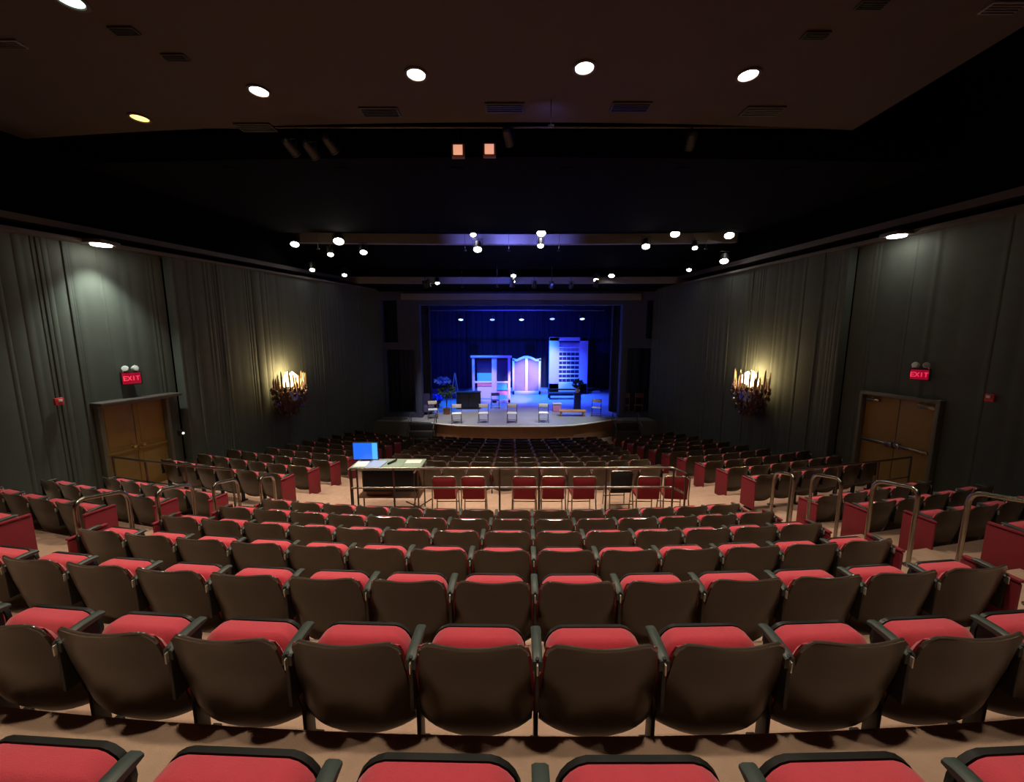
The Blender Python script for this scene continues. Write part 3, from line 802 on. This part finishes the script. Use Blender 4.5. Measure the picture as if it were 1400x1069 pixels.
for (px, py, s, lab) in ((82,549,-1,'small red fire alarm on the left drapes beyond the far left seats'),(1352,544,1,'small red fire alarm on the dark right drapes right of the doors')):
    X = xr_wall if s > 0 else xl_wall
    p = wall_frame(px, py, X, .10)
    root = empty('fire_alarm', p, math.radians(80*-s), lab, 'fire alarm')
    g = B(); g.box((0,.03,0), (.13,.06,.14), bev=.012); g.build('body', M['alarm'], root)
    g = B(); g.box((0,-.012,.02), (.06,.03,.05), bev=.01); g.build('strobe', M['head'], root)
p = wall_frame(249, 592, xl_wall, .30)
root = empty('wall_switch', p, math.radians(78), 'tiny bright white sensor on the wall right of the left doors', 'sensor')
g = B(); g.box((0,.03,0), (.10,.12,.14), bev=.01); g.build('plate', M['pan'], root)
g = B(); g.lathe([(.028,0),(.028,.012),(0,.022)], 12, T=Matrix.Translation((0,-.03,0)) @ Matrix.Rotation(PI/2,4,'X')); g.build('lens', mat('white_led',(1,1,1),.4,emit=(1,.97,.9),es=1.2), root)

# ---------------------------------------------------------------- stage house
SZ = -3.95; PF = 18.75
# platform with curved apron
lip = [at_z(x, y, SZ) for x, y in ((590,577.5),(607,579.5),(627,581),(660,582),(710,582.3),(755,582),(785,580.5),(812,577),(842,572.5))]
poly = [(-6.9,17.75),(-4.6,17.85)] + [(p.x,p.y) for p in lip] + [(5.2,18.2),(7.3,17.9),(9.5,18.9),(9.5,31),(-9.5,31),(-9.5,18.9)]
g = B(); g.prism(poly, SZ-.06, SZ); struct(g.build('floor_stage', M['stage'], smooth=False))
fr = [(-6.9,17.77),(-4.6,17.87)] + [(p.x,p.y+.04) for p in lip] + [(5.2,18.24),(7.3,17.94)]
g = B(); n = len(fr)
vs = [(x,y,z) for (x,y) in fr for z in (-5.1,SZ-.06)] + [(x,y+.1,z) for (x,y) in fr for z in (-5.1,SZ-.06)]
fs = [(2*i,2*i+2,2*i+3,2*i+1) for i in range(n-1)] + [(2*n+2*i,2*n+2*i+1,2*n+2*i+3,2*n+2*i+2) for i in range(n-1)]
g.add(vs, fs); struct(g.build('wall_stage_front', M['stagewood'], smooth=False))
g = B(); g.tube([(x, y-.045, SZ-.03) for x, y in fr[2:-2]], .035, 8); struct(g.build('trim_7', M['lip']))
# side fronts in grey
g = B(); g.box((-5.8,17.75,-4.5), (2.2,.12,1.1)); g.box((6.2,17.95,-4.5), (2.1,.12,1.1)); struct(g.build('wall_stage_side', M['house']))
# proscenium wall with recesses
def hole_wall(g, x0, x1, z0, z1, F, th, holes):
    xs = sorted({x0,x1,*[h[0] for h in holes],*[h[1] for h in holes]}); zs = sorted({z0,z1,*[h[2] for h in holes],*[h[3] for h in holes]})
    for a, c in zip(xs[:-1], xs[1:]):
        for d, e in zip(zs[:-1], zs[1:]):
            mx, mz = (a+c)/2, (d+e)/2
            if any(h[0] < mx < h[1] and h[2] < mz < h[3] for h in holes): continue
            g.box((mx, F+th/2, mz), (c-a, th, e-d))
OT = at_y(700, 417, PF).z
def Xp(px): return at_y(px, 480, PF).x
def Zp(py): return at_y(700, py, PF).z
OL, OR = Xp(575), Xp(849)
g = B(); hole_wall(g, -9.5, 9.8, -5.0, 5.1, PF, .35, [(OL,OR,-6,OT),(Xp(524),Xp(545),Zp(468),Zp(410)),(Xp(526),Xp(566),Zp(565),Zp(478)),(Xp(882),Xp(897),Zp(463),Zp(410)),(Xp(858),Xp(897),Zp(565),Zp(476))])
struct(g.build('wall_proscenium', M['pros'], smooth=False))
g = B(); hole_wall(g, OL-.22, OR+.22, SZ, OT+.22, PF-.06, .08, [(OL,OR,SZ-1,OT)]); struct(g.build('trim_8', M['pros'], smooth=False))
g = B(); g.box(((OL+OR)/2, PF-.12, Zp(406)), (OR-OL+1.6,.12,Zp(402)-Zp(411)), bev=.02); struct(g.build('trim_9', M['beam']))
# stage back and side masking
g = B(); drape(g, (-9,29.6), (9,29.6), SZ, 4.5, seed=31, amp=.10, side=1); struct(g.build('wall_stage_back', M['sdrape']))
g = B(); g.box((-9.4,24.6,0), (.2,11.5,9.5)); struct(g.build('wall_stage_left', M['black']))
g = B(); g.box((9.4,24.6,0), (.2,11.5,9.5)); struct(g.build('wall_stage_right', M['black']))
g = B(); g.box((0,24.6,4.7), (19,11.5,.2)); struct(g.build('ceiling_stage', M['black']))
k = 0
for (F, w) in ((20.3,1.05),(23.2,1.3),(26.2,1.2)):
    for s in (-1,1):
        g = B(); xo = s*9.2; xi = at_y(588 if s < 0 else 836, 480, F).x
        x_a, x_b = (min(xo, xi), max(xo, xi)); drape(g, (x_a,F), (x_b,F), SZ+.01, 3.4, seed=40+k, amp=.09, side=1)
        o = g.build('stage_leg_curtain', M['sdrape']); k += 1
        tag(o, 'dark blue-black side curtain on the %s of the stage, %s from the audience' % ('left' if s < 0 else 'right', {20.3:'nearest',23.2:'second',26.2:'third'}[F]), 'curtain', 'stage side curtains')
# stage steps at both sides
for s, px, lab in ((-1,577,'left'),(1,857,'right')):
    x = at_y(px, 590, 17.2).x
    root = empty('stage_steps', (x,17.25,-4.81), 0, 'dark wooden steps up to the stage at its %s end' % lab, 'steps')
    for q in range(3):
        g = B(); g.box((0,-.35+.27*q, .14+.14*q), (1.15,.27,.28+.28*q), bev=.01); g.build('step', M['iron'] if q != 1 else M['vent'], root)
    for e in (-1,1):
        g = B(); g.tube(bend([(e*.58,-.45,0),(e*.58,-.45,.75),(e*.58,.35,1.35),(e*.58,.35,.8)], .1), .018, 8); g.build('handrail', M['darksteel'], root)
# battens and stage lanterns
pipe((-5.5,23.6,1.55), (5.5,23.6,1.55), 'pale horizontal batten high above the middle of the stage', 'beam', .04)
SLN = [(630,437,24,'cyanlens','leftmost of the row of five over the stage'),(673,437,24,'bluelens','second from left over the stage'),(713,437,24,'cyanlens','centre of the five over the stage'),(755,436,24,'bluelens','second from right over the stage'),(796,436,24,'cyanlens','rightmost of the row of five over the stage'),
       (621,416,21,'bluelens','upper left one under the stage opening top'),(799,414,21,'bluelens','upper right one under the stage opening top')]
for (px, py, F, m, lab) in SLN:
    p = at_y(px, py, F); lantern(p, (0,-.35,-.9), M[m], 'blue glowing stage lantern, '+lab, .16, pipe=.5)

# ---- scenery
def frame_piece(name, px0, px1, py0, py1, F, label, cat):
    a = at_y(px0, py1, F); c = at_y(px1, py0, F)
    root = empty(name, ((a.x+c.x)/2, F, SZ), 0, label, cat)
    return root, c.x-a.x, c.z-SZ
# white window unit
root, w, h = frame_piece('window_flat', 646, 698, 486, 550, 23.0, 'white painted window frame scenery unit left of the arched doors', 'scenery flat')
g = B(); fw = .16
for x in (-w/2+fw/2, .0+.18, w/2-fw/2): g.box((x,0,h/2), (fw if x != .18 else .3,.12,h), bev=.015)
g.box((0,0,h-.07), (w+.15,.20,.14), bev=.02); g.box((0,0,1.25), (w,.10,.12), bev=.01); g.box((0,0,.10), (w,.12,.2), bev=.01); g.build('frame', M['lav'], root)
g = B(); g.box((-.36,.03,h*.75), (w*.42,.03,h*.44)); g.box((.66,.03,h*.73), (w*.25,.03,h*.5)); g.build('pane', M['glassnight'], root)
g = B(); g.box((-.36,.02,1.55), (w*.42,.05,.5)); g.box((.6,.02,.95),(w*.3,.05,.45)); g.build('painted_panel', M['aqua'], root)
g = B(); g.box((-.36,.02,1.12), (w*.42,.05,.22)); g.box((.5,.02,.62),(w*.4,.05,.3)); g.build('painted_band', M['rose'], root)
g = B(); g.box((-.36,.02,.62), (w*.42,.05,.7)); g.build('lower_panel', M['lav'], root)
# arched double louvre doors
root, w, h = frame_piece('arched_door_unit', 700.5, 739.5, 486.5, 537, 26.4, 'cream arched double door scenery piece with louvred leaves', 'scenery flat')
def arch(x): return h - .22 + .22*max(0, math.cos(x/(w/2)*PI*.75))**1 if abs(x) < w/2*.66 else h-.22+.05*(abs(x)/(w/2)-.66)*3
N = 24; fo = []
g = B(); t = .16
xs = [-w/2 + w*i/N for i in range(N+1)]
vs = []
for x in xs: vs += [(x,-.06,arch(x)),(x,.06,arch(x)),(x,-.06,arch(x)-t),(x,.06,arch(x)-t)]
fs = []
for i in range(N):
    a = 4*i; c = a+4; fs += [(a,c,c+1,a+1),(a+2,a+3,c+3,c+2),(a,a+2,c+2,c),(a+1,c+1,c+3,a+3)]
g.add(vs, fs)
for x in (-w/2+.07, w/2-.07): g.box((x,0,(h-.2)/2), (.14,.12,h-.2), bev=.01)
g.box((0,0,h/2), (.20,.10,h-.12), bev=.01); g.box((0,0,.12), (w,.12,.24), bev=.01); g.build('frame', M['cream'], root)
for s in (-1,1):
    g = B(); x = s*(w/4); lw = w/2-.24; g.box((x,.03,h/2), (lw,.03,h-.45))
    for q in range(22): g.box((x,0,.32+q*(h-.62)/22), (lw,.04,.035), T=None)
    g.build('louvre_leaf', M['slat'], root)
# tall lattice shelf
root, w, h = frame_piece('lattice_bookcase', 750, 804, 461, 536, 26.6, 'tall pale lavender bookcase unit with many rows of shelves', 'scenery flat')
g = B(); ow = w*.26
g.box((-w/2+ow/2,0,h/2), (ow,.3,h), bev=.02); g.box((w/2-ow*.42,0,h/2), (ow*.84,.3,h), bev=.02); g.box((0,0,h-.13), (w,.3,.26), bev=.02); g.box((0,0,.38), (w,.3,.76), bev=.02); g.box((0,.12,h/2), (w,.06,h-.1)); g.build('carcass', M['lav'], root)
iw = w*.54
g = B()
for q in range(9): g.box((.03,-.02,.80+q*(h-1.2)/9), (iw,.24,.07), bev=.008)
for q in range(1,5): g.box((.03-iw/2+iw*q/5,.03,.8+(h-1.2)*.45), (.022,.12,(h-1.2)*.95))
g.build('shelf', M['white'], root)
g = B()
for q in range(7): g.box((.03,.06,.80+(q+.5)*(h-1.2)/9+.02), (iw*.98,.06,(h-1.2)/9*.72))
g.box((.03,-.14,h-.30),(iw,.03,.12)); g.build('recess_back', M['navy'], root)
# low platform behind
g = B(); g.box((1.5,28.15,SZ+.06), (9.5,2.2,.12), bev=.01); tag(g.build('stage_platform', M['stage']), 'low grey platform across the rear of the stage under the arched doors', 'platform')

def folding_chair(px, py, label, rz=0, m='beige', sc=1.0):
    p = at_z(px, py, SZ)
    root = empty('folding_chair', (p.x,p.y,SZ), rz, label, 'chair', 'folding chairs along the stage front')
    g = B(); g.box((0,0,.45), (.44,.40,.03), bev=.012); g.build('seat', M['white' if m == 'beige' else m], root)
    g = B(); g.box((0,.22,.75), (.44,.03,.17), bev=.012); g.build('backrest', M[m], root)
    for s in (-1,1):
        g = B(); g.tube([(s*.23,-.22,0),(s*.22,.08,.46),(s*.22,.235,.84)], .014, 8); g.build('leg', M['darksteel' if m != 'beige' else 'steel'], root)
        g = B(); g.tube([(s*.20,.25,0),(s*.20,-.12,.45)], .013, 8); g.build('leg', M['darksteel' if m != 'beige' else 'steel'], root)
    g = B(); g.tube([(-.2,.2,.1),(.2,.2,.1)], .010, 6); g.tube([(-.22,-.15,.12),(.22,-.15,.12)], .010, 6); g.build('crossbar', M['steel'], root)
    return root
for (px, py, rz, lab, m) in ((592,572,.25,'pale folding chair at the left end of the stage front','beige'),(624.5,578,.12,'white-seated folding chair, second from left along the stage front','beige'),(661,577.5,.03,'beige folding chair left of centre on the stage front','beige'),
     (700,577.5,-.02,'beige folding chair at centre of the stage front','beige'),(743,577,-.05,'beige folding chair right of centre on the stage front','beige'),(815,569,-.3,'blue-lit folding chair right of the plant pedestal','beige'),(677,558,.0,'dark chair standing behind the row before the window frame','purple')):
    folding_chair(px, py, lab, rz, m)

# pedestal with vase and plant
p = at_z(789, 560, SZ)
root = empty('pedestal', p, 0, 'slim dark blue pedestal carrying a leafy plant on stage', 'pedestal')
g = B(); g.box((0,0,.03), (.42,.42,.06), bev=.01); g.box((0,0,.45), (.34,.34,.8), bev=.015); g.box((0,0,.87), (.42,.42,.05), bev=.01); g.build('column', M['navy'], root)
rnd = random.Random(3)
root = empty('potted_plant', (p.x,p.y,SZ+.896), 0, 'bushy dark plant in a pale vase on the blue pedestal', 'plant')
g = B(); g.lathe([(.07,0),(.13,.08),(.14,.18),(.08,.30),(.10,.34),(.085,.34),(.06,.3)], 18); g.build('vase', M['pot'], root)
def foliage(c, r, n, m, par, ls=.07, nm='foliage'):
    g = B()
    for _ in range(n):
        d = Vector((rnd.gauss(0,1),rnd.gauss(0,1),rnd.gauss(0,1))).normalized(); q = Vector(c)+Vector((d.x*r[0],d.y*r[1],d.z*r[2]))*rnd.uniform(.5,1)
        T = Matrix.Translation(q) @ d.to_track_quat('Z','Y').to_matrix().to_4x4() @ Matrix.Rotation(rnd.uniform(0,6),4,'Z')
        g.add([(0,0,-ls*.6),(ls*.45,.012,0),(0,.02,ls),(-ls*.45,.012,0),(0,-.01,.1*ls)], [(0,1,4),(1,2,4),(2,3,4),(3,0,4),(0,3,2,1)], T=T)
    return g.build(nm, M[m], par, smooth=False)
foliage((0,0,.52), (.30,.26,.24), 240, 'leaf', root, .09)
g = B()
for k in range(6): a = k; g.tube([(0,0,.28),(.12*math.cos(a),.1*math.sin(a),.5)], .008, 5)
g.build('stem', M['leaf'], root)
# orange topped low bench and small box
p = at_z(782, 568.5, SZ)
root = empty('low_bench', p, -.03, 'low orange-topped wooden bench on the stage right of centre', 'bench')
g = B(); g.box((0,0,.27), (1.35,.42,.06), bev=.012); g.build('bench_top', M['orange'], root)
for s in (-1,1): g = B(); g.box((s*.55,0,.12), (.07,.36,.24), bev=.01); g.build('leg', M['wood'], root)
p = at_z(761, 562, SZ)
root = empty('side_table', (p.x,p.y,SZ), 0, 'small white-topped box table behind the orange bench', 'table')
g = B(); g.box((0,0,.42), (.5,.45,.05), bev=.01); g.build('tabletop', M['white'], root)
g = B(); g.box((0,0,.2), (.42,.38,.40), bev=.01); g.build('body', M['rose'], root)
# sofa / daybed before bookcase
p = at_z(771, 545, SZ)
root = empty('daybed', (p.x,p.y,SZ), 0, 'dark low daybed with thin back in front of the lavender bookcase', 'daybed')
g = B(); g.box((0,0,.32), (2.0,.7,.16), bev=.04); g.build('mattress', M['blackcloth'], root)
g = B(); g.box((0,.36,.55), (2.0,.06,.10), bev=.02); g.box((-.97,.36,.3), (.06,.06,.6)); g.box((.97,.36,.3), (.06,.06,.6)); g.build('back_frame', M['iron'], root)
for sx in (-1,1):
    for sy in (-1,1): g = B(); g.box((sx*.93,sy*.3,.12), (.06,.06,.24)); g.build('leg', M['iron'], root)
# left-hand group : blue flowering stand, low blue shrub, dark cabinet, easel, chair
p = at_z(611, 566, SZ)
root = empty('flower_stand', (p.x,p.y,SZ), 0, 'tall stand of blue-lit flowers at the left of the stage', 'flowers')
g = B(); g.lathe([(.16,0),(.20,.28),(.22,.30),(.18,.30),(.16,.26),(0,.26)], 18); g.build('pot', M['terracotta'], root)
g = B()
for k in range(5): a = k*1.3; g.tube([(0,0,.25),(.05*math.cos(a),.05*math.sin(a),1.0),(.25*math.cos(a),.2*math.sin(a),1.75)], .012, 5)
g.build('stem', M['leaf'], root)
foliage((0,0,1.2), (.42,.35,.40), 150, 'leaf', root, .11)
foliage((-.15,-.05,1.72), (.42,.35,.15), 150, 'bluebloom', root, .12, 'bloom')
p = at_z(597, 557, SZ)
root = empty('flower_pot', (p.x,p.y,SZ), 0, 'low pot of pale blue flowers left of the tall flower stand', 'flowers')
g = B(); g.lathe([(.13,0),(.17,.22),(.19,.24),(.15,.24),(0,.2)], 16); g.build('pot', M['terracotta'], root)
foliage((0,0,.55), (.35,.3,.20), 120, 'bluebloom', root, .11, 'bloom'); foliage((0,0,.38), (.3,.25,.15), 80, 'leaf', root, .10)
p = at_z(640, 560, SZ)
root = empty('low_cabinet', (p.x,p.y+.4,SZ), .05, 'black low cabinet on stage left of the window frame', 'cabinet')
g = B(); g.box((0,0,.47), (1.3,.5,.86), bev=.015); g.build('body', M['blackcloth'], root)
g = B(); g.box((0,0,.92), (1.36,.54,.04), bev=.008); g.build('cabinet_top', M['vent'], root)
for s in (-1,1): g = B(); g.box((s*.32,-.255,.47), (.60,.02,.74), bev=.006); d = g.build('door', M['iron'], root); g = B(); g.lathe([(0,0),(.015,0),(.018,.02),(0,.03)], 8, T=Matrix.Translation((s*.06,-.265,.5)) @ Matrix.Rotation(PI/2,4,'X')); g.build('knob', M['steel'], d)
p = at_z(622, 556, SZ)
root = empty('easel', (p.x,p.y+.2,SZ), 0, 'slim pale easel leaning behind the flower stand on stage', 'easel')
for (a, c) in (((-.28,-.1,0),(-.02,.05,1.9)),((.28,-.1,0),(.02,.05,1.9)),((0,.5,0),(0,.05,1.8))):
    g = B(); g.tube([a,c], .018, 6); g.build('leg', M['slat'], root)
g = B(); g.box((0,-.03,.75), (.6,.05,.04), bev=.008); g.build('ledge', M['slat'], root)
p = at_z(580, 566, SZ)
root = empty('armchair', (p.x,p.y,SZ), .4, 'dim violet armchair at the far left of the stage', 'chair')
g = B(); g.box((0,0,.30), (.75,.7,.32), bev=.05); g.build('seat', M['purple'], root)
g = B(); g.box((0,.32,.72), (.75,.16,.62), bev=.06); g.build('backrest', M['purple'], root)
for s in (-1,1): g = B(); g.box((s*.40,0,.38), (.14,.7,.5), bev=.05); g.build('armrest', M['purple'], root)
for sx in (-1,1):
    for sy in (-1,1): g = B(); g.box((sx*.32,sy*.28,.07), (.05,.05,.14)); g.build('leg', M['iron'], root)
# right-hand wing chairs
for (px, py, lab) in ((861,568,'dim wooden chair in the right wing of the stage, left one'),(878,569,'dim wooden chair in the right wing of the stage, right one')):
    p = Vector(((5.85 if px < 870 else 6.55), 19.75, SZ))
    root = empty('wooden_chair', (p.x,p.y,SZ), -.4, lab, 'chair')
    g = B(); g.box((0,0,.45), (.45,.42,.04), bev=.012); g.build('seat', M['wood'], root)
    for (sx, sy) in ((-1,-1),(1,-1),(-1,1),(1,1)):
        g = B(); g.tube([(sx*.19,sy*.18,0),(sx*.19,sy*.18,.44 if sy < 0 else 1.05)], .018, 8); g.build('leg', M['wood'], root)
    g = B(); g.box((0,.19,.92), (.40,.03,.24), bev=.012); g.build('backrest', M['terracotta'], root)
# coiled cloth/cables on the left apron
p = at_z(540, 573, SZ)
root = empty('cable_heap', (p.x,p.y,SZ), 0, 'grey heap of coiled cable on the left stage apron', 'cable'); 
for q in range(3):
    g = B(); g.tube([( -.35+.35*q + .25*math.cos(a), .22*math.sin(a), .03+.02*a/6) for a in [k*2*PI/14 for k in range(30)]], .022, 6); g.build('coil', M['beam'], root)

# ---------------------------------------------------------------- stage light
BL = (.02,.15,1)
def stage_spot(x, F, z, tx, tF, pw, c, size, lab, tz=SZ):
    pw *= 2.8 if c[2] == 1 and c[0] < .1 else 3.0
    r = lantern((x,F,z), Vector((tx,tF,tz))-Vector((x,F,z)), M['glassnight'], lab, .09, pipe=.4)
    spot('bulb', Vector((x,F,z))+ (Vector((tx,tF,tz))-Vector((x,F,z))).normalized()*.06, (tx,tF,tz), pw, c, size, .8, .06, r)
for i, (x, F, z, tx, tF, pw, c, size) in enumerate((
    (-1.2,24.9,2.6,.6,26.2,2600,BL,75),(1.8,24.9,2.6,1.8,25.6,2200,BL,70),(3.6,24.5,2.6,4.2,24.8,1700,(.03,.09,1),60),
    (-4.2,21.6,2.6,-3.6,22.0,1100,BL,44),(-1.9,21.6,2.6,-2.0,22.6,900,(.02,.22,1),48),(4.9,21.3,2.6,4.2,21.6,900,(.03,.08,1),52),
    (0,20.2,2.6,0,28.6,900,(.02,.03,1),110))):
    stage_spot(x, F, z, tx, tF, pw, c, size, 'dark lantern hidden above the stage opening, aimed at ' + ['the arched doors','the bookcase','the right rear floor','the flowers','the window frame','the right front floor','the rear drape'][i])
# front light on scenery and apron
for i, (x, z, tx, tF, tz, pw, c, size) in enumerate((
    (1.6,2.75,.95,26.4,-2.7,3200,(1,.50,.55),13),(2.4,2.75,2.6,26.6,-2.2,2600,(.42,.38,1),17),(-3.5,2.75,-1.4,23,-2.9,1100,(.75,.55,1),15),
    (.9,2.75,.2,24.3,SZ,2200,(1,.62,.68),14),(0,2.75,-.6,18.3,SZ,330,(1,.92,.9),62),(3.4,2.75,2.2,18.6,SZ,420,(.85,.95,1),45),(-3.4,2.75,-3.0,18.6,SZ,330,(1,.95,.9),45))):
    stage_spot(x, 16.3, 2.02, tx, tF, pw, c, size, 'dark lantern on the lower beam aimed at ' + ['the arched doors','the tall bookcase','the window frame','the stage floor centre','the row of folding chairs','the right apron','the left apron'][i], tz)

# ---------------------------------------------------------------- house light from the far downlights (the visible lamps)
for (x, F, z, pw, size) in ((-4.9,13.3,3.0,45,95),(0,13.3,3.0,30,90),(4.9,13.3,3.0,40,95)):
    spot('house_lamp', (x,F-.25,z-.25), (x*.95,F-1.2,-4.2), pw, WARM, size, .8, .12)
# downlights above the cross aisle, in the ceiling slot
for i, x in enumerate((-5.6,-3.4,-1.1,1.1,3.4,5.6)):
    root = empty('recessed_downlight', (x, 8.3, 3.298), 0, 'dark recessed downlight in the black ceiling over the cross aisle, %s of six' % ['leftmost','second','third','fourth','fifth','rightmost'][i], 'downlight')
    g = B(); g.lathe([(.10,-.012),(.15,-.012),(.15,0),(.10,0)], 24); g.build('baffle_ring', M['black'], root)
    spot('aisle_lamp', (x, 8.3, 3.2), (x, 7.9, -3.4), 480, (1,.80,.62), 54, .7, .12)

# ---------------------------------------------------------------- camera & colour
cam = bpy.data.cameras.new('camera'); cam.sensor_width = 36; cam.lens = 36*FPX/1400; cam.clip_start = .05; cam.clip_end = 200
co = bpy.data.objects.new('camera', cam); COL.objects.link(co); co.location = (0,0,0); co.rotation_euler = (PI/2-TH, 0, 0)
for o in list(COL.objects):
    if o.parent is None: o.location.z += ZOFF
sc = bpy.context.scene; sc.camera = co
w = bpy.data.worlds.new('world'); sc.world = w; w.use_nodes = True
w.node_tree.nodes['Background'].inputs[0].default_value = (0,0,0,1)
sc.view_settings.view_transform = 'Standard'; sc.view_settings.look = 'None'; sc.view_settings.gamma = 1; sc.view_settings.exposure = 0
sc.view_settings.use_curve_mapping = False
